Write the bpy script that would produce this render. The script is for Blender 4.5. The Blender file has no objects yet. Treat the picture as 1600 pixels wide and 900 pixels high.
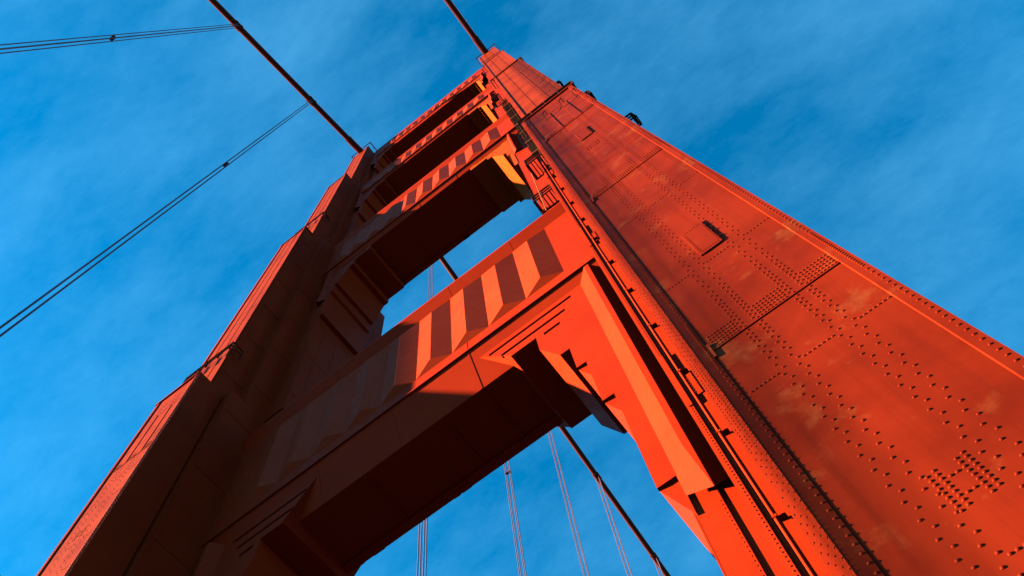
import bpy, bmesh, math, random
from mathutils import Vector, Matrix

random.seed(7)
scene = bpy.context.scene
COL = scene.collection
ZO = 1.7                      # eye height: model heights are measured from the eye, the walkway lies at 0


# ------------------------------------------------------------------ materials
def paint(name, base, dark, pale, dark_amt=0.5, pale_amt=0.3, rough=0.5, scale=0.35, seed=0.0, bump=0.0, streak=0.25, spec=0.02):
    m = bpy.data.materials.new(name); m.use_nodes = True
    nt = m.node_tree; N = nt.nodes; L = nt.links
    b = N['Principled BSDF']
    tc = N.new('ShaderNodeTexCoord'); mp = N.new('ShaderNodeMapping')
    mp.inputs['Location'].default_value = (seed, seed * 1.7, seed * .6)
    L.new(tc.outputs['Object'], mp.inputs['Vector'])

    def noise(sc, det, lo, hi, vec=None, rough_=0.6):
        n = N.new('ShaderNodeTexNoise'); n.inputs['Scale'].default_value = sc
        n.inputs['Detail'].default_value = det; n.inputs['Roughness'].default_value = rough_
        L.new(vec or mp.outputs['Vector'], n.inputs['Vector'])
        r = N.new('ShaderNodeMapRange'); r.inputs['From Min'].default_value = lo; r.inputs['From Max'].default_value = hi
        L.new(n.outputs['Fac'], r.inputs['Value'])
        return r.outputs['Result'], n

    def mix(c1, c2, fac, amt):
        k = N.new('ShaderNodeMath'); k.operation = 'MULTIPLY'; k.inputs[1].default_value = amt
        L.new(fac, k.inputs[0])
        x = N.new('ShaderNodeMix'); x.data_type = 'RGBA'
        L.new(k.outputs[0], x.inputs['Factor'])
        for i, c in ((6, c1), (7, c2)):
            if isinstance(c, tuple): x.inputs[i].default_value = (*c, 1)
            else: L.new(c, x.inputs[i])
        return x.outputs[2]
    f1, _ = noise(scale, 7, .42, .68)
    c = mix(base, dark, f1, dark_amt)
    f2, _ = noise(scale * 1.9, 9, .56, .78, rough_=.72)
    c = mix(c, pale, f2, pale_amt)
    # vertical run-off streaks
    mp2 = N.new('ShaderNodeMapping'); mp2.inputs['Scale'].default_value = (3.0, 3.0, .13)
    L.new(tc.outputs['Object'], mp2.inputs['Vector'])
    f3, _ = noise(1.3, 5, .5, .75, vec=mp2.outputs['Vector'])
    c = mix(c, dark, f3, streak)
    L.new(c, b.inputs['Base Color'])
    fr, nb = noise(scale * 6, 5, .3, .7)
    rr = N.new('ShaderNodeMapRange'); rr.inputs['To Min'].default_value = rough - .08; rr.inputs['To Max'].default_value = rough + .14
    L.new(fr, rr.inputs['Value']); L.new(rr.outputs['Result'], b.inputs['Roughness'])
    b.inputs['Specular IOR Level'].default_value = spec
    if bump:
        bp = N.new('ShaderNodeBump'); bp.inputs['Strength'].default_value = bump; bp.inputs['Distance'].default_value = .02
        n4 = N.new('ShaderNodeTexNoise'); n4.inputs['Scale'].default_value = 1.1; n4.inputs['Detail'].default_value = 6
        L.new(mp.outputs['Vector'], n4.inputs['Vector'])
        L.new(n4.outputs['Fac'], bp.inputs['Height']); L.new(bp.outputs['Normal'], b.inputs['Normal'])
    return m


M = {}
ORANGE = (0.2900, 0.0195, 0.0042)
M['paint'] = paint('orange_paint', ORANGE, (0.2000, 0.0100, 0.0032), (0.3200, 0.0450, 0.0100), .5, .35, .5, .22, 3.1, .25)
M['plate'] = paint('weathered_dimmed_orange_paint', (0.1800, 0.0135, 0.0040), (0.0950, 0.0070, 0.0026), (0.3400, 0.1050, 0.0360), .85, .42, .48, .42, 69.3, .3, .5)  # weathered, and dimmed overall: brightness falling off on this face put into its colour
M['strut'] = paint('strut_orange_paint', (0.3000, 0.0190, 0.0042), (0.2300, 0.0120, 0.0035), (0.3200, 0.0380, 0.0079), .5, .4, .5, .3, 17.0, .2, .2)
M['plate_light'] = paint('brighter_orange_paint', (0.2700, 0.0260, 0.0045), (0.1500, 0.0105, 0.0030), (0.3300, 0.0800, 0.0250), .7, .4, .48, .5, 41.0, .3, .4)  # lighter copy of the plate paint; the brightness difference is put into colour
M['flute'] = paint('sunlit_flute_paint', (.32, .027, .007), (.27, .015, .005), (.33, .060, .02), .4, .5, .5, .35, 31.0, .2, .25)  # paler than the strut paint: sunlit brightness of the flutes put into colour
M['patchy'] = paint('patchy_ochre_paint', (0.3100, 0.0421, 0.0050), (0.2500, 0.0221, 0.0040), (0.3100, 0.1000, 0.0060), .4, .55, .5, .7, 22.0, .2)
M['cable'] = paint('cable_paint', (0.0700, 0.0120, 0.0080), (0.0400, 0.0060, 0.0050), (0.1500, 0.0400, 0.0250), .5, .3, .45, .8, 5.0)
M['rail'] = paint('dark_rail_paint', (0.0300, 0.0079, 0.0060), (0.0150, 0.0060, 0.0060), (0.0600, 0.0150, 0.0100), .5, .3, .6, 1.5, 2.0)
M['pale'] = paint('faded_orange_paint', (0.3100, 0.1000, 0.0450), (0.2500, 0.0450, 0.0200), (0.3300, 0.1500, 0.0900), .4, .4, .5, 1.5, 2.0)
M['rope'] = paint('wire_rope', (.16, .085, .12), (.10, .05, .08), (.22, .12, .16), .5, .3, .5, 2, 1.0)
M['dark'] = paint('near_black', (.02, .012, .01), (.015, .01, .01), (.03, .02, .015), .5, .2, .8, 1, 1.0)


def simple(name, col, rough=.8, nscale=3.0, var=.35):
    m = bpy.data.materials.new(name); m.use_nodes = True
    nt = m.node_tree; b = nt.nodes['Principled BSDF']
    tc = nt.nodes.new('ShaderNodeTexCoord'); n = nt.nodes.new('ShaderNodeTexNoise')
    n.inputs['Scale'].default_value = nscale; n.inputs['Detail'].default_value = 8
    nt.links.new(tc.outputs['Object'], n.inputs['Vector'])
    r = nt.nodes.new('ShaderNodeValToRGB')
    r.color_ramp.elements[0].position = .3; r.color_ramp.elements[1].position = .7
    r.color_ramp.elements[0].color = (*[c * (1 - var) for c in col], 1); r.color_ramp.elements[1].color = (*[min(1, c * (1 + var)) for c in col], 1)
    nt.links.new(n.outputs['Fac'], r.inputs['Fac']); nt.links.new(r.outputs['Color'], b.inputs['Base Color'])
    b.inputs['Roughness'].default_value = rough
    return m


M['asphalt'] = simple('asphalt', (.04, .04, .042), .9)
M['concrete'] = simple('walkway_concrete', (.10, .095, .09), .9)
M['line'] = simple('road_line_paint', (.75, .75, .72), .7)
M['water'] = simple('bay_water', (.012, .035, .045), .12, .02, .3)


# ------------------------------------------------------------------ mesh builder
class MB:
    def __init__(self): self.v = []; self.f = []

    def add(self, verts, faces):
        o = len(self.v); self.v += [tuple(p) for p in verts]; self.f += [tuple(i + o for i in fc) for fc in faces]

    def box(self, x0, x1, y0, y1, z0, z1):
        if x0 > x1: x0, x1 = x1, x0
        if y0 > y1: y0, y1 = y1, y0
        if z0 > z1: z0, z1 = z1, z0
        self.add([(x0, y0, z0), (x1, y0, z0), (x1, y1, z0), (x0, y1, z0), (x0, y0, z1), (x1, y0, z1), (x1, y1, z1), (x0, y1, z1)],
                 [(0, 3, 2, 1), (4, 5, 6, 7), (0, 1, 5, 4), (1, 2, 6, 5), (2, 3, 7, 6), (3, 0, 4, 7)])

    def prism(self, pa, pb):
        """two matching outlines (3D points) joined by side faces"""
        n = len(pa)
        self.add(list(pa) + list(pb), [tuple(range(n - 1, -1, -1)), tuple(range(n, 2 * n))] +
                 [(i, (i + 1) % n, n + (i + 1) % n, n + i) for i in range(n)])

    def plan(self, pts, z0, z1): self.prism([(x, y, z0) for x, y in pts], [(x, y, z1) for x, y in pts])
    def elev(self, pts, y0, y1): self.prism([(x, y0, z) for x, z in pts], [(x, y1, z) for x, z in pts])
    def side(self, pts, x0, x1): self.prism([(x0, y, z) for y, z in pts], [(x1, y, z) for y, z in pts])

    def tube(self, a, b, r, n=8):
        a = Vector(a); b = Vector(b); d = (b - a).normalized()
        u = d.cross(Vector((0, 0, 1)) if abs(d.z) < .9 else Vector((1, 0, 0))).normalized(); w = d.cross(u)
        ra = [a + r * (math.cos(t) * u + math.sin(t) * w) for t in (2 * math.pi * i / n for i in range(n))]
        self.prism(ra, [p + (b - a) for p in ra])

    def rivet(self, p, nrm=(0, -1, 0), r=.02, h=.014, n=6):
        p = Vector(p); d = Vector(nrm); u = d.orthogonal().normalized(); w = d.cross(u)
        ring = lambda R, H: [p + d * H + R * (math.cos(t) * u + math.sin(t) * w) for t in (2 * math.pi * i / n for i in range(n))]
        v = ring(r, -.002) + ring(r * .9, h * .45) + ring(r * .55, h * .85) + [p + d * h]
        f = [(k * n + i, k * n + (i + 1) % n, (k + 1) * n + (i + 1) % n, (k + 1) * n + i) for k in (0, 1) for i in range(n)] + [(2 * n + i, 2 * n + (i + 1) % n, 3 * n) for i in range(n)]
        self.add(v, f)

    def build(self, name, mat, parent=None, mirror=False, smooth=False):
        off = Vector((0, 0, 0)); p = parent
        while p is not None: off += p.location; p = p.parent
        me = bpy.data.meshes.new(name)
        s = -1 if mirror else 1
        me.from_pydata([(s * x - off.x, y - off.y, z + ZO - off.z) for x, y, z in self.v], [], self.f)
        bm = bmesh.new(); bm.from_mesh(me)
        bmesh.ops.recalc_face_normals(bm, faces=bm.faces)
        bm.to_mesh(me); bm.free()
        if smooth:
            for q in me.polygons: q.use_smooth = True
        me.materials.append(M[mat] if isinstance(mat, str) else mat)
        o = bpy.data.objects.new(name, me); COL.objects.link(o)
        if parent is not None: o.parent = parent
        return o


def tag(o, label=None, cat=None, group=None, kind=None):
    for k, v in (('label', label), ('category', cat), ('group', group), ('kind', kind)):
        if v: o[k] = v
    return o


def empty(name, loc, label=None, cat=None, group=None):
    e = bpy.data.objects.new(name, None); COL.objects.link(e)
    e.location = (loc[0], loc[1], loc[2] + ZO); e.empty_display_size = .5
    return tag(e, label, cat, group)


# ------------------------------------------------------------------ the setting: water, roadway, walkways (below the picture)
def sheet(name, x0, x1, y0, y1, z0, z1, mat):
    b = MB(); b.box(x0, x1, y0, y1, z0 - ZO, z1 - ZO); return tag(b.build(name, mat), kind='structure')


sheet('water', -9000, 9000, -9000, 9000, -76, -75, 'water')
sheet('roadway', -9.4, 9.4, -260, 420, -.9, -.14, 'asphalt')
for sx in (-1, 1):
    sheet('pavement', sx * 9.4, sx * 18.6, -260, 420, -.9, 0, 'concrete')
b = MB()
for x in (-6.1, -3.05, 0, 3.05, 6.1):
    for y in range(-120, 240, 12): b.box(x - .06, x + .06, y, y + 4, -.138 - ZO, -.134 - ZO)
tag(b.build('road_markings', 'line'), kind='structure')

# ------------------------------------------------------------------ the tower
XL = 13.88                                # leg axis
PL, PR = 12.25, 15.51                     # front plate edges
TIERS = [  # z0, z1, y plate, y5, x5 inner/outer, y7, x7 inner/outer
    dict(z0=-1.7, z1=47.2, yp=7.28, y5=5.3, xi5=11.45, xo5=16.25, y7=2.42, xi7=10.0, xo7=17.3),
    dict(z0=47.2, z1=85.2, yp=6.32, y5=4.3, xi5=11.45, xo5=16.1, y7=2.42, xi7=10.0, xo7=16.8),
    dict(z0=85.2, z1=118.3, yp=5.3, y5=3.3, xi5=11.5, xo5=16.0, y7=2.3, xi7=10.3, xo7=16.3),
    dict(z0=118.3, z1=148.6, yp=4.25, y5=2.7, xi5=11.6, xo5=15.9, y7=1.9, xi7=10.7, xo7=15.92)]

tower = empty('bridge_tower', (0, 0, -1.7), 'tall red orange steel bridge tower with stepped legs and fluted cross struts', 'bridge tower')


def leg_plan(t):
    yp, y5, y7 = t['yp'], t['y5'], t['y7']
    return [(PL, -yp), (PR, -yp), (PR, -y5), (t['xo5'], -y5), (t['xo5'], -y7), (t['xo7'], -y7), (t['xo7'], y7), (t['xo5'], y7), (t['xo5'], y5), (PR, y5),
            (PR, yp), (PL, yp), (PL, y5), (t['xi5'], y5), (t['xi5'], y7), (t['xi7'], y7), (t['xi7'], -y7), (t['xi5'], -y7), (t['xi5'], -y5), (PL, -y5)]


VX = (13.19, 13.267, 13.475, 13.55, 14.25, 14.325, 14.525, 14.60)
SEAMS = (1.1, 13.7, 26.3, 38.9)


def plate_A(b):
    y = -7.28
    zs = [-1.7] + list(SEAMS) + [47.2]
    for i in range(len(zs) - 1):                                   # one sheet per lift, a hair of a gap at each seam
        b.box(12.515, 15.29, y - .02, y + .01, zs[i] + (.016 if i else 0), zs[i + 1])
        b.box(12.515, 15.29, y - .045, y - .018, zs[i] + .016, zs[i] + .05) if i else None
    # raised corner angles
    b.plan([(12.243, -7.366), (12.49, -7.318), (12.49, -7.26), (12.243, -7.26)], -1.7, 47.15); b.box(15.28, PR, y - .085, y + .02, -1.7, 47.15)
    for z in SEAMS:
        b.box(12.5, 12.55, y - .07, y, z - .25, z + .3)
    yr = y - .021
    # rows along the cell webs: staggered, denser towards each seam
    z = -1.0
    rows = []
    while z < 45.9:
        d = min(abs(z - s - .35) for s in SEAMS)
        rows.append(z); z += .0875 if d < 1.0 else (.125 if d < 1.75 else .1825)
    for i, z in enumerate(rows):
        for k, x in enumerate(VX):
            if (i + k) % 2 == 0: b.rivet((x, yr, z), r=.0275, h=.016)
    # seam blocks
    cells = ((12.62, 13.12), (13.63, 14.17), (14.68, 15.22))
    for s in SEAMS:
        for x0, x1 in cells:
            for k in range(8):
                for j in range(5): b.rivet((x0 + (x1 - x0) * k / 7, yr, s + .12 + .115 * j), r=.0275, h=.016)
    # single rows of stiffeners
    for z in (-3.5 + 5.2, 6.8, 11.93, 17.12, 22.42, 29.4, 31.6, 34.9, 37.2, 40.7, 42.4, 44.3):
        for x0, x1 in cells:
            for k in range(7): b.rivet((x0 + (x1 - x0) * k / 6, yr, z), r=.0275, h=.016)
    # dense hand-grip blocks
    for z0 in (7.6, 32.2):
        for x in (13.6, 13.71, 14.0, 14.105):
            for k in range(9): b.rivet((x, yr, z0 + .0875 * k + (.03 if x in (13.71, 14.105) else 0)), r=.0275, h=.016)
        for z in (z0 + .18, z0 + .52):
            for x in (13.81, 13.9): b.rivet((x, yr, z), r=.0275, h=.016)
    # corner angle rows
    z = -1.2
    while z < 46:
        b.rivet((15.415, y - .086, z), r=.0275, h=.016)
        b.rivet((12.435, -7.3285, z), r=.0275, h=.016)
        z += .085 if min(abs(z - s - .35) for s in SEAMS) < 1.1 else .175
    # doubler strips near the top of the lift
    for x in (13.22, 14.28):
        b.box(x - .04, x + .32, y - .05, y - .018, 38.95, 44.2)


def plate_upper(b, t):
    y = -t['yp']; z0, z1 = t['z0'], t['z1']
    n = int((z1 - z0) / 6.4); zs = [z0 + (z1 - z0) * i / n for i in range(n + 1)]
    for i in range(n):
        b.box(12.47, 15.3, y - .03, y + .01, zs[i] + .06, zs[i + 1])
        for x in [12.62 + .13 * k for k in range(21)]:
            b.rivet((x, y - .031, zs[i] + .2), r=.03, h=.014, n=6)
    b.box(PL, 12.48, y - .09, y + .02, z0, z1 - .02); b.box(15.29, PR, y - .09, y + .02, z0, z1 - .02)
    for x in (13.37, 14.42):
        b.box(x - .03, x + .03, y - .05, y - .028, z0, z1 - .05)
        z = z0 + .3
        while z < z1 - .3:
            b.rivet((x - .14, y - .031, z), r=.03, h=.014, n=6); b.rivet((x + .14, y - .031, z + .2), r=.03, h=.014, n=6); z += .42


def flange_A(b):
    # riveted corner flange that stands proud of the plate and turns its face to the inside
    b.plan([(12.02, -7.30), (12.243, -7.37), (12.243, -5.4), (12.02, -5.4)], -1.7, 47.1)
    z = -1.2; i = 0
    nr = Vector((-.1, -.223, 0)).normalized()
    while z < 46:
        dense = min(abs(z - s) for s in (4.0, 12.2, 20.4, 28.6, 36.8, 44)) < 1.6
        for k, u in enumerate((.14, .4, .66, .9)):
            if dense or (i + k) % 2 == 0:
                if (i * 7 + k * 3) % 9 == 0: continue
                b.rivet((12.02 + .223 * u, -7.30 - .07 * u, z), nr, r=.017, h=.011, n=6)
        b.rivet((12.236, -7.366, z + .03), nr, r=.018, h=.006, n=6)
        z += .1; i += 1


def inner_step_A(b):
    y = -5.3
    b.box(11.45, 11.56, y - .07, y + .01, -1.7, 47.1)
    b.box(11.60, 11.66, y - .03, y + .01, -1.7, 47.1)
    z = -1.0
    while z < 46:
        b.rivet((11.50, y - .071, z), r=.02, h=.012, n=6); z += .115
    # stepped splice plates
    for z0 in (3.2, 15.8, 28.4, 41.0):
        b.box(11.47, 11.57, y - .10, y - .068, z0, z0 + 2.6)
        b.box(11.68, 11.98, y - .03, y + .01, z0 + .3, z0 + 1.3)
        for k in range(6):
            for j in range(4): b.rivet((11.71 + .05 * j + (.1 if j > 1 else 0), y - .031, z0 + .45 + .13 * k), r=.02, h=.012, n=6)
    for z0 in (9.6, 22.2, 34.8):
        for k in range(3): b.rivet((11.72 + .09 * k, y - .001, z0 + .06 * k), r=.018, h=.014, n=6)
    # inner corner angle and panel of the widest step, seen below the bracket
    b.box(10.6, 10.75, -2.47, -2.41, -1.7, 17)
    z = -1.0
    while z < 16.5:
        b.rivet((10.68, -2.471, z), r=.02, h=.012, n=6); z += .16


for mir in (False, True):
    b = MB()
    for t in TIERS: b.plan(leg_plan(t), t['z0'], t['z1'])
    # small ledges capping each tier
    for t in TIERS[:3]:
        b.box(PL - .12, PR + .12, -t['yp'] - .12, -t['yp'] + 1.0, t['z1'] - .12, t['z1'] + .02)
        b.box(t['xi7'] - .1, t['xi5'] + .1, -t['y7'] - .1, t['y7'] + .1, t['z1'] - .1, t['z1'] + .04)
    leg = b.build('tower_leg', 'paint', tower, mir)
    for i, t in enumerate(TIERS):
        b = MB(); (plate_A(b) if i == 0 else plate_upper(b, t))
        b.build('riveted_plate', 'plate' if i == 0 and not mir else 'plate_light', leg, mir)
    b = MB()      # plate joints and corner angles on the inward faces
    for t in TIERS:
        z = t['z0'] + 2.5
        while z < t['z1'] - 1:
            b.box(PL - .03, PL + .01, -t['yp'] + .3, -t['y5'] - .12, z, z + .22)
            b.box(t['xi5'] - .025, t['xi5'] + .01, -t['y5'] + .15, -t['y7'] - .15, z, z + .22)
            b.box(t['xi7'] - .025, t['xi7'] + .01, -t['y7'] + .15, t['y7'] - .15, z, z + .22)
            z += 6.3
        for yy in (-t['y7'], t['y7'] - .16):
            b.box(t['xi7'] - .04, t['xi7'] + .01, yy, yy + .16, t['z0'] + .05, t['z1'] - .15)
        b.box(t['xi5'] - .04, t['xi5'] + .005, -t['y5'] + .01, -t['y5'] + .15, t['z0'] + .05, t['z1'] - .15)
        b.box(PL - .04, PL + .01, -t['yp'] + .1, -t['yp'] + .28, t['z0'] + .05, t['z1'] - .15)
        for yy in (-t['y7'] + 1.05, 0, t['y7'] - 1.05):
            b.box(t['xi7'] - .02, t['xi7'] + .01, yy - .1, yy + .1, t['z0'] + .05, t['z1'] - .2)
        z = t['z0'] + .5
        while z < t['z1'] - .6:
            b.rivet((t['xi7'] - .021, -t['y7'] + 1.0, z), (-1, 0, 0), r=.03, h=.014, n=6); b.rivet((PL - .041, -t['yp'] + .19, z), (-1, 0, 0), r=.03, h=.014, n=6); z += .34
    b.build('joint_strip', 'paint', leg, mir)
    b = MB(); flange_A(b); b.build('corner_flange', 'paint', leg, mir)
    b = MB(); inner_step_A(b); b.build('step_trim', 'paint', leg, mir)
    for z0, z1 in (() if mir else ((17.52, 19.2), (34.3, 36.0))):                    # covers of the inspection holes
        b = MB(); y = -7.3
        b.box(13.65, 14.23, y - .045, y, z0, z1)
        for k in range(7):
            b.rivet((13.74 + .067 * k, y - .046, z1 - .1), r=.02); b.rivet((13.74 + .067 * k, y - .046, z0 + .1), r=.02)
            b.rivet((13.74 + .067 * k, y - .035, z0 + .001), (0, 0, -1), r=.022, h=.02)
        for k in range(12):
            b.rivet((13.70, y - .046, z0 + .2 + .11 * k), r=.02); b.rivet((14.18, y - .046, z0 + .2 + .11 * k), r=.02)
        for k in range(3): b.rivet((14.229, y - .035, z0 + .3 + .5 * k), (1, 0, 0), r=.03, h=.06)
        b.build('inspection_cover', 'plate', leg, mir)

# ------------------------------------------------------------------ cross struts
XS = 11.44
STRUTS = [
    dict(yf=-2.9, lip=34.12, yb=-2.0, zb=31.85, f0=35.2, f1=42.7, P=2.11, x0=9.72, n=9, p=.29, rise=.42, drop=.9, yt=-3.3, zt=43.65, yback=1.25,
         h=[(4.49, 33.6), (6.14, 31.52), (6.14, 31.4), (7.42, 31.4), (7.43, 30.15), (8.16, 28.55), (8.6, 28.53), (8.6, 26.77), (9.0, 26.75), (9.0, 23.63), (9.45, 23.6), (9.45, 18.08), (10.05, 18.08)],
         yh=-2.6, slots=[(5.12, 9.46, 32.95), (5.72, 9.0, 32.08), (7.8, 8.6, 31.22)], rib=True, hb=1.7,
         h2=[(4.49, 33.6), (6.14, 31.52), (6.14, 31.4), (7.42, 31.4), (7.43, 30.15), (8.16, 28.55), (8.6, 28.53), (8.6, 26.77), (9.02, 25.75), (9.02, 23.6), (9.46, 22.5), (9.46, 18.08), (10.05, 16.5)]),
    dict(yf=-2.8, lip=75.7, yb=-2.42, zb=75.1, f0=76.4, f1=82.9, P=2.0, x0=9.7, n=10, p=.275, rise=.5, drop=.8, yt=-3.1, zt=84.2, yback=2.4,
         h=[(5.75, 75.6), (5.8, 74.0), (7.6, 74.0), (7.65, 73.0), (8.1, 73.0), (9.1, 70.2), (9.4, 70.2), (9.4, 68.6), (9.985, 68.4)],
         yh=-2.45, slots=[(6.4, 9.3, 74.95)], rib=False, hb=2.42),
    dict(yf=-2.7, lip=110.1, yb=-2.45, zb=109.7, f0=110.5, f1=114.6, P=1.75, x0=9.95, n=12, p=.24, rise=.5, drop=.6, yt=-2.92, zt=115.7, yback=2.3,
         h=[(6.85, 109.9), (6.9, 108.6), (8.5, 108.6), (8.55, 107.4), (8.9, 107.4), (9.6, 105.0), (9.9, 105.0), (10.285, 103.6)],
         yh=-2.46, slots=[], rib=False, hb=2.28),
    dict(yf=-2.75, lip=140.2, yb=-2.5, zb=139.4, f0=140.9, f1=144.7, P=1.55, x0=10.2, n=14, p=.212, rise=.5, drop=.6, yt=-2.97, zt=146.2, yback=2.2,
         h=[(8.1, 139.6), (8.15, 138.4), (9.3, 138.4), (9.35, 137.3), (9.7, 137.3), (10.3, 135.2), (10.55, 135.2), (10.685, 134.4)],
         yh=-2.52, slots=[], rib=False, hb=1.88)]


def strut_end(S):
    z = S['zb']
    return 11.44 if z < 100 else (11.49 if z < 130 else 11.59)


for S in STRUTS:
    X = strut_end(S)
    yf = S['yf']
    b = MB()      # body: sloped front fascia, plain back
    b.side([(yf, S['lip'] + .1), (S['yb'], S['zb']), (S['yback'], S['zb']), (S['yback'], S['zt'] - .1), (yf, S['zt'] - .1)], -X, X)
    b.box(-X, X, yf - .07, yf + .01, S['lip'], S['lip'] + .12)
    body = b.build('cross_strut', 'strut', tower)
    # fascia joint covers and soffit ribs
    b = MB()
    dy, dz = S['yb'] - yf, S['zb'] - S['lip'] - .1
    ln = math.hypot(dy, dz); ny, nz = dz / ln, -dy / ln
    for x in ([4.22, -.12, -4.5] if S['rib'] else [4.3, 0, -4.3]):
        pts = [(yf, S['lip'] + .1), (S['yb'], S['zb']), (S['yb'] + ny * .014, S['zb'] + nz * .014), (yf + ny * .014, S['lip'] + .1 + nz * .014)]
        b.side(pts, x - .035, x + .035)
        b.box(x - .03, x + .03, yf - .012, yf, S['lip'] + .12, S['f0'] + .05)
    for x in (-6.4, -2.15, 2.1, 4.22, 6.3):
        b.box(x - .06, x + .06, S['yb'] + .12, S['yback'] - .3, S['zb'] - .06, S['zb'] + .02)
    b.box(-X, X, S['yback'] - .28, S['yback'] + .12, S['zb'] - .14, S['zb'] + .5)
    for i in range(12):
        if random.random() < .35:
            x = random.uniform(-8, 8); b.box(x, x + random.uniform(.3, .8), S['yback'] - .1, S['yback'] + .13, S['zb'] - .17, S['zb'] - .05)
    b.build('seam_strip', 'strut', body)
    # fluted panel: a row of three-sided upright prisms with splayed feet
    b = MB()
    p = S['p']
    for k in range(S['n']):
        xr = S['x0'] - S['P'] * k; xl = xr - S['P']; xm = (xl + xr) / 2
        if xl < -X + .3: break
        v = [(xl, yf, S['f0']), (xr, yf, S['f0']), (xr, yf, S['f1']), (xl, yf, S['f1']), (xm, yf - p, S['f0'] + S['rise']), (xm, yf - p, S['f1'] - S['drop'])]
        b.add(v, [(0, 4, 5, 3), (1, 2, 5, 4), (0, 1, 4), (3, 5, 2), (0, 3, 2, 1)])
    b.build('fluted_panel', 'flute', body)
    b = MB()      # cornice, splayed outwards, in three lengths
    segs = [-X, -4.4, 3.55, 7.72, X] if S['rib'] else [-X, -4.0, 4.0, X]
    for i in range(len(segs) - 1):
        b.side([(yf, S['f1'] + .06), (S['yt'], S['zt'] - .12), (S['yt'], S['zt']), (yf + .3, S['zt']), (yf + .3, S['f1'] + .06)], segs[i] + .012, segs[i + 1] - .012)
    b.build('cornice', 'strut', body)
    # stepped corner brackets
    xe = S['h'][-1][0]
    for mir in (False, True):
        b = MB()
        h = S['h']; top = S['zb'] + .4
        # deep body, cut in upright slices so every piece is convex
        def low(x):
            best = None
            for (xa, za), (xb, zb_) in zip(h, h[1:]):
                if xa - 1e-6 <= x <= xb + 1e-6 and xb - xa > 1e-6:
                    return za + (zb_ - za) * (x - xa) / (xb - xa)
            return h[-1][1]
        # front face outline as one polygon, with slots taken out by stacking
        y0, yl, y1 = S['yh'], S['yh'] + .12, S['hb']
        poly = list(h) + [(xe, top), (h[0][0], top)]
        topf = h[0][1]
        b.elev([(x, z) for x, z in S.get('h2', h)] + [(xe, topf)], yl, y1)
        # front layer
        zs = sorted({s[2] + .11 for s in S['slots']} | {s[2] - .11 for s in S['slots']}, reverse=True)
        def xleft(z):
            for (xa, za), (xb, zb_) in zip(h, h[1:]):
                if za >= z >= zb_ and za > zb_: return xa + (xb - xa) * (za - z) / (za - zb_)
            return h[0][0]
        cur = topf
        for (sx0, sx1, sz) in S['slots']:
            a, c = sz + .11, sz - .11
            b.elev([(xleft(cur), cur), (xe, cur), (xe, a), (xleft(a), a)] + [q for q in reversed(h) if a + 1e-6 < q[1] < cur - 1e-6], y0, yl)
            b.elev([(xleft(a), a), (sx0, a), (sx0, c), (xleft(c), c)], y0, yl)
            b.elev([(sx1, a), (xe, a), (xe, c), (sx1, c)], y0, yl)
            cur = c
        rest = [(xleft(cur), cur)] + [q for q in h if q[1] < cur - 1e-6] + [(xe, cur)]
        b.elev(rest, y0, yl)
        if S['rib']:
            pass
        else:      # a flat lower apron under the steps
            b.box(xe - .35, xe, y0, y1, S['h'][-1][1] - 5.0, S['h'][-1][1])
        br = b.build('corner_bracket', 'strut' if S['rib'] or mir else 'patchy', body, mir)
        # upright rib beside the leg
        b = MB()
        ztop, zs_, zbt = S['lip'] - .75, S['h'][-1][1] + .2, S['h'][-1][1] - 1.9
        if S['rib']:
            xl_, xa, xb, xr_ = 10.04, 10.62, 10.82, 11.3
            yf2, yb2 = -3.1, -2.585
        else:
            xl_, xa, xb, xr_ = xe + .02, xe + .3, xe + .42, min(xe + .9, X)
            yf2, yb2 = y0 - .4, y0 + .02
        A = [(xl_, yb2, ztop), (xa, yf2, ztop + .15), (xb, yf2, ztop + .15), (xr_, yb2, ztop)]
        B = [(xl_, yb2, zs_), (xa, yf2, zs_), (xb, yf2, zs_), (xr_, yb2, zs_)]
        C = [(xl_, yb2, zbt + 1.0), (xb - .01, yf2, zbt), (xb, yf2, zbt), (xr_, yb2, zbt + .6)]
        b.prism(C, B); b.prism(B, A)
        b.build('bracket_rib', 'strut', br, mir)
        if S['rib']:
            b = MB()
            for z, n_ in ((26.2, 0),): b.box(9.0, 9.02, y0 - .004, y0, 24, 26)
    # plain panel beside the flutes
    if S['rib']:
        b = MB(); b.box(9.9, X, yf - .02, yf + .01, S['lip'] + .13, S['f1'] + .02); b.build('end_panel', 'strut', body)

# ------------------------------------------------------------------ main cables and hangers
XC = 13.8
ZS = 149.9
MN, MF = .484, .4415


def cab(s, y): return (s * XC, y, ZS - (MN if y < 0 else MF) * abs(y) + (.0 if abs(y) < 110 else .0004 * (abs(y) - 110) ** 2))


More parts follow.
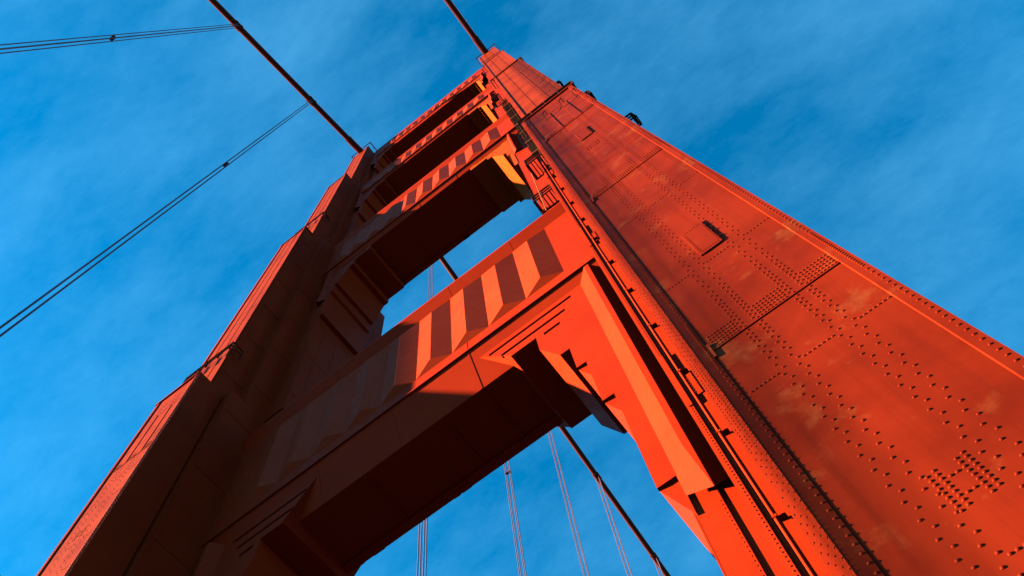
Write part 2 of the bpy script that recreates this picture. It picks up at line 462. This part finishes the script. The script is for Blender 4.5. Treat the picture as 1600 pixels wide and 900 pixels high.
cable_lab = {(-1): 'thick orange main cable over the far shadowed leg', 1: 'thick orange main cable over the near sunlit riveted leg'}
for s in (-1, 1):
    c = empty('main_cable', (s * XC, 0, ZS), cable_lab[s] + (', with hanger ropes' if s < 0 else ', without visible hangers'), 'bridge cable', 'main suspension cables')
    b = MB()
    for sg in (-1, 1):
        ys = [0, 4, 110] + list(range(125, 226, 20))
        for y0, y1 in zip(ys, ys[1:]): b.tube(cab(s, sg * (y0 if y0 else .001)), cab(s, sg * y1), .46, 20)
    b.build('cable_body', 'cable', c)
    for sg in (-1, 1):
        for k in range(6):
            y = sg * ((16.03 if sg < 0 else 15.6) + 15.02 * k)
            b = MB(); p0 = Vector(cab(s, y - sg * .55)); p1 = Vector(cab(s, y + sg * .55))
            b.tube(p0, p1, .55, 20)
            for e in (p0, p1): b.tube(e, e + (p1 - p0).normalized() * .08 * (1 if e is p0 else -1), .6, 20)
            b.build('cable_band', 'cable', c)
        # short stepped sleeve where the cable enters the saddle
        b = MB(); b.tube(cab(s, sg * 3.2), cab(s, sg * 7.5), .56, 20); b.build('cable_sleeve', 'cable', c)
        # hand ropes along the cable, on short stanchions
        b = MB()
        for o in (-.5, .5):
            a = Vector(cab(s, sg * 3)); e = Vector(cab(s, sg * 100))
            b.tube(a + Vector((o, 0, 1.25)), e + Vector((o, 0, 1.25)), .012, 5)
        b.build('hand_rope', 'rope', c)
    b = MB()      # saddle housing on top of the leg
    b.elev([(s * XC - 1.1, 146.4), (s * XC + 1.1, 146.4), (s * XC + .75, 150.5), (s * XC - .75, 150.5)], -2.9, 2.9)
    b.build('saddle_housing', 'paint', c)

hang = []
for sg, k, lab in ((-1, 0, 'dark twin hanger rope below the far cable, thin and closest to its leg'),
                   (-1, 1, 'broad hanger rope bundle crossing the open sky, farthest from the tower'),
                   (1, 0, 'four rope hanger seen both above and below the big fluted strut'),
                   (1, 1, 'four rope hanger hanging from the middle of the big strut soffit edge'),
                   (1, 2, 'twin hanger rope beside the cable where it leaves the strut soffit'),
                   (1, 3, 'twin hanger rope joined to the cable in open sky below the bracket'),
                   (1, 4, 'short twin hanger rope lowest on the cable, by the frame edge')):
    y = sg * ((16.03 if sg < 0 else 15.6) + 15.02 * k)
    p = Vector(cab(-1, y))
    t = empty('hanger_rope', (p.x, p.y, p.z), lab, 'hanger rope', 'vertical hanger ropes of the far cable')
    for dx in (-.28, .28):
        for dy in (-.15, .15):
            b = MB(); b.tube((p.x + dx, p.y + dy, -1.7), (p.x + dx, p.y + dy, p.z - .1), .046, 8); b.build('rope_strand', 'rope', t)
    for z in {-1: (84,), 1: (36,) if k == 2 else (86,)}[sg]:
        b = MB(); b.box(p.x - .31, p.x + .31, p.y - .18, p.y + .18, z, z + .1); b.build('spacer_clamp', 'rope', t)

# ------------------------------------------------------------------ guard railings and service platforms
def railing(name, pts, z, label, cat='railing', group='guard railings on the tower', h=1.1, floor=None, step=1.1, r=.055):
    t = empty(name, (pts[0][0], pts[0][1], z), label, cat, group)
    b = MB()
    for (xa, ya), (xb, yb) in zip(pts, pts[1:]): b.tube((xa, ya, z + h), (xb, yb, z + h), r, 6)
    b.build('top_rail', 'rail', t)
    b = MB()
    for (xa, ya), (xb, yb) in zip(pts, pts[1:]): b.tube((xa, ya, z + h * .5), (xb, yb, z + h * .5), r * .8, 6)
    b.build('mid_rail', 'rail', t)
    done = set()
    for (xa, ya), (xb, yb) in zip(pts, pts[1:]):
        L = math.hypot(xb - xa, yb - ya); n = max(1, round(L / step))
        for i in range(n + 1):
            q = (round(xa + (xb - xa) * i / n, 3), round(ya + (yb - ya) * i / n, 3))
            if q in done: continue
            done.add(q)
            b = MB(); b.tube((*q, z - .05), (*q, z + h), r, 6); b.build('post', 'rail', t)
    if floor:
        b = MB()
        x0, x1, y0, y1 = floor
        b.box(x0, x1, y0, y0 + .06, z - .12, z); b.box(x0, x1, y1 - .06, y1, z - .12, z)
        b.box(x0, x0 + .06, y0 + .06, y1 - .06, z - .12, z); b.box(x1 - .06, x1, y0 + .06, y1 - .06, z - .12, z)
        for i in range(5): b.box(x0 + .06 + (x1 - x0 - .12) * (i + .2) / 5, x0 + .06 + (x1 - x0 - .12) * (i + .5) / 5, y0 + .06, y1 - .06, z - .06, z - .02)
        b.build('floor_plate', 'rail', t)
    return t


def mx(pts): return [(-x, y) for x, y in pts]


A, B_, C_, D_ = TIERS
for i, (t, nm) in enumerate(zip(TIERS, ('lowest', 'second', 'third', 'top'))):
    if i == 2: continue
    y, zr = {0: (-6.62, 51.7), 1: (-5.62, 92.3), 3: (-4.45, 149.2)}[i]
    pts = [(11.84, y + (.9 if i < 3 else 6)), (11.84, y), (16.0, y), (16.0, y + (.9 if i < 3 else 6))]
    L = ['dark railing across the sunlit leg where its riveted face ends', 'dark railing across the near leg, between its tip and the long railing',
         '', 'dark railing round the tip of the near leg at the cable'][i]
    L2 = ['dark railing on the far leg, lowest and largest one there', 'dark railing on the far leg, halfway up its lit edge',
          '', 'dark railing round the tip of the far leg at the cable'][i]
    railing('guard_railing', pts, zr, L, floor=None)
    railing('guard_railing', mx(pts), zr, L2, floor=None)


def platform(x0, x1, y0, y1, z, label, mat='rail', open_side=None):
    pts = [(x0, y1), (x0, y0), (x1, y0), (x1, y1)]
    t = railing('service_platform', pts, z, label, 'platform', 'small service platforms bolted to the near leg', floor=(x0 - .05, x1 + .05, y0 - .05, y1 + .05), step=.7)
    return t


platform(15.6, 16.5, -5.75, -5.32, 38.6, 'small black platform sticking out of the near leg against blue sky')
platform(15.55, 16.3, -4.9, -4.32, 66.5, 'small dark platform on the outer edge near the tip of the near leg')
platform(15.6, 16.15, -6.3, -5.32, 47.3, 'solid looking dark platform at the outer end of the long railing')
platform(11.0, 11.95, -6.2, -5.32, 42.6, 'railed platform on the inner side of the near leg, above the gap')
platform(9.95, 11.2, -3.4, -2.45, 46.7, 'railed platform standing on the big strut where it meets the near leg')
platform(10.9, 11.75, -5.2, -4.32, 82.5, 'pale railed platform beside the third strut, high on the near leg')

# service ladder in the recess of the second tier
t = empty('service_ladder', (11.75, -4.6, 47), 'dark caged ladder with pale hoops in a recess of the near leg', 'ladder')
b = MB()
for x in (11.5, 12.0): b.box(x - .03, x + .03, -4.75, -4.68, 46.6, 80)
b.build('stile', 'rail', t)
z = 47.2
while z < 79.8:
    b = MB(); b.tube((11.53, -4.72, z), (11.97, -4.72, z), .022, 5); b.build('rung', 'rail', t); z += .38
z = 49.0
while z < 80:
    b = MB(); b.box(11.42, 12.1, -5.25, -5.19, z, z + .09); b.box(11.42, 11.47, -5.19, -4.3, z, z + .09); b.box(12.05, 12.1, -5.19, -4.3, z, z + .09)
    b.build('cage_hoop', 'pale', t); z += 4.0
b = MB(); b.box(11.46, 12.05, -4.36, -4.305, 46.8, 80); b.build('dark_sheet', 'dark', t)  # near-black sheet behind the rungs; its colour darkens the recess

# pipe up the inner step
t = empty('standpipe', (11.72, -5.42, -1.7), 'thin pale pipe running up the inner corner of the near leg', 'pipe')
b = MB(); b.tube((11.72, -5.43, -1.7), (11.72, -5.43, 44.5), .038, 10); b.build('pipe_body', 'paint', t)
for k in range(16):
    z = -.2 + 2.9 * k
    b = MB(); b.box(11.70, 11.9, -5.42, -5.30, z, z + .018); b.box(11.675, 11.765, -5.475, -5.385, z - .02, z + .04); b.build('pipe_clamp', 'paint', t)

# bent lamp arms and hooks on the plate
for x, lab in ((13.3, 'bent rod hook on the plate, nearest the inner corner'), (14.36, 'bent rod hook in the middle of the riveted plate'), (15.2, 'short bent rod hook by the outer edge of the plate')):
    t = empty('rod_hook', (x, -7.33, 43.6), lab, 'hook', 'bent rods under the long railing')
    b = MB(); b.tube((x - .1, -7.33, 42.9), (x - .1, -7.6, 43.7), .022, 6); b.tube((x - .1, -7.6, 43.7), (x + .12, -7.6, 44.3), .022, 6); b.tube((x + .12, -7.6, 44.3), (x + .12, -7.33, 44.3), .022, 6)
    b.build('rod', 'rail', t)
t = empty('stay_rod', (10.6, -3.6, 43.8), 'thin pale rod slanting from a platform to the big strut', 'rod')
b = MB(); b.tube((10.35, -3.3, 43.9), (10.9, -4.9, 48.6), .03, 6); b.build('rod', 'pale', t)

# ------------------------------------------------------------------ light, sky, camera
AZR = 3.0
EL = math.radians(16)
hx, hy = -AZR / math.hypot(AZR, 1), -1 / math.hypot(AZR, 1)
S = Vector((hx * math.cos(EL), hy * math.cos(EL), math.sin(EL)))
sun = bpy.data.lights.new('sun', 'SUN'); sun.energy = 5.0; sun.angle = math.radians(.53); sun.color = (1, .78, .45)
so = bpy.data.objects.new('sun', sun); COL.objects.link(so); so.rotation_euler = S.to_track_quat('Z', 'Y').to_euler(); so.location = (-60, -60, 60)

w = bpy.data.worlds.new('World'); scene.world = w; w.use_nodes = True
nt = w.node_tree; N = nt.nodes; L = nt.links
bg = N['Background']
sky = N.new('ShaderNodeTexSky'); sky.sky_type = 'NISHITA'; sky.sun_disc = False
sky.sun_elevation = EL; sky.sun_rotation = math.atan2(S.x, S.y)
sky.air_density = 1.0; sky.dust_density = .0; sky.ozone_density = 2.0
hs = N.new('ShaderNodeHueSaturation'); hs.inputs['Saturation'].default_value = 1.6; hs.inputs['Hue'].default_value = .485
L.new(sky.outputs['Color'], hs.inputs['Color'])
tc = N.new('ShaderNodeTexCoord')
mp = N.new('ShaderNodeMapping'); mp.inputs['Scale'].default_value = (2.0, 4.4, 3.0); mp.inputs['Rotation'].default_value = (.2, .1, .9); mp.inputs['Location'].default_value = (4.65, -4.88, 2.36)
L.new(tc.outputs['Generated'], mp.inputs['Vector'])
n1 = N.new('ShaderNodeTexNoise'); n1.inputs['Scale'].default_value = 1.6; n1.inputs['Detail'].default_value = 9; n1.inputs['Roughness'].default_value = .68; n1.inputs['Distortion'].default_value = .0
L.new(mp.outputs['Vector'], n1.inputs['Vector'])
mr = N.new('ShaderNodeMapRange'); mr.inputs['From Min'].default_value = .36; mr.inputs['From Max'].default_value = .84; mr.inputs['To Max'].default_value = .135
L.new(n1.outputs['Fac'], mr.inputs['Value'])
mixc = N.new('ShaderNodeMix'); mixc.data_type = 'RGBA'
L.new(mr.outputs['Result'], mixc.inputs['Factor']); gr = N.new('ShaderNodeMix'); gr.data_type = 'RGBA'; gr.blend_type = 'MULTIPLY'; gr.inputs['Factor'].default_value = 1
L.new(hs.outputs['Color'], gr.inputs[6]); gr.inputs[7].default_value = (.40, .78, .86, 1); L.new(gr.outputs[2], mixc.inputs[6])
mixc.inputs[7].default_value = (1.5, 4.6, 7.1, 1)
L.new(mixc.outputs[2], bg.inputs['Color'])
bg.inputs['Strength'].default_value = .05

cam = bpy.data.cameras.new('camera'); co = bpy.data.objects.new('camera', cam); COL.objects.link(co)
cam.sensor_width = 36; cam.sensor_fit = 'HORIZONTAL'; cam.lens = 1304.54 / 1600 * 36
cam.clip_start = .05; cam.clip_end = 30000
az, el, roll = -.408286, 1.235315, .250276
f = Vector((math.sin(az) * math.cos(el), math.cos(az) * math.cos(el), math.sin(el)))
r = f.cross(Vector((0, 0, 1))).normalized(); d = -r.cross(f)
r2 = math.cos(roll) * r + math.sin(roll) * d; d2 = -math.sin(roll) * r + math.cos(roll) * d
mw = Matrix((r2, -d2, -f)).transposed().to_4x4()
mw.translation = (12.2942, -14.9723, ZO)
co.matrix_world = mw
scene.camera = co

vs = scene.view_settings
vs.view_transform = 'Standard'; vs.look = 'None'; vs.gamma = 1; vs.use_curve_mapping = False
vs.exposure = 2.9
scene.cycles.max_bounces = 6
scene.cycles.diffuse_bounces = 1
scene.cycles.sample_clamp_indirect = .0009
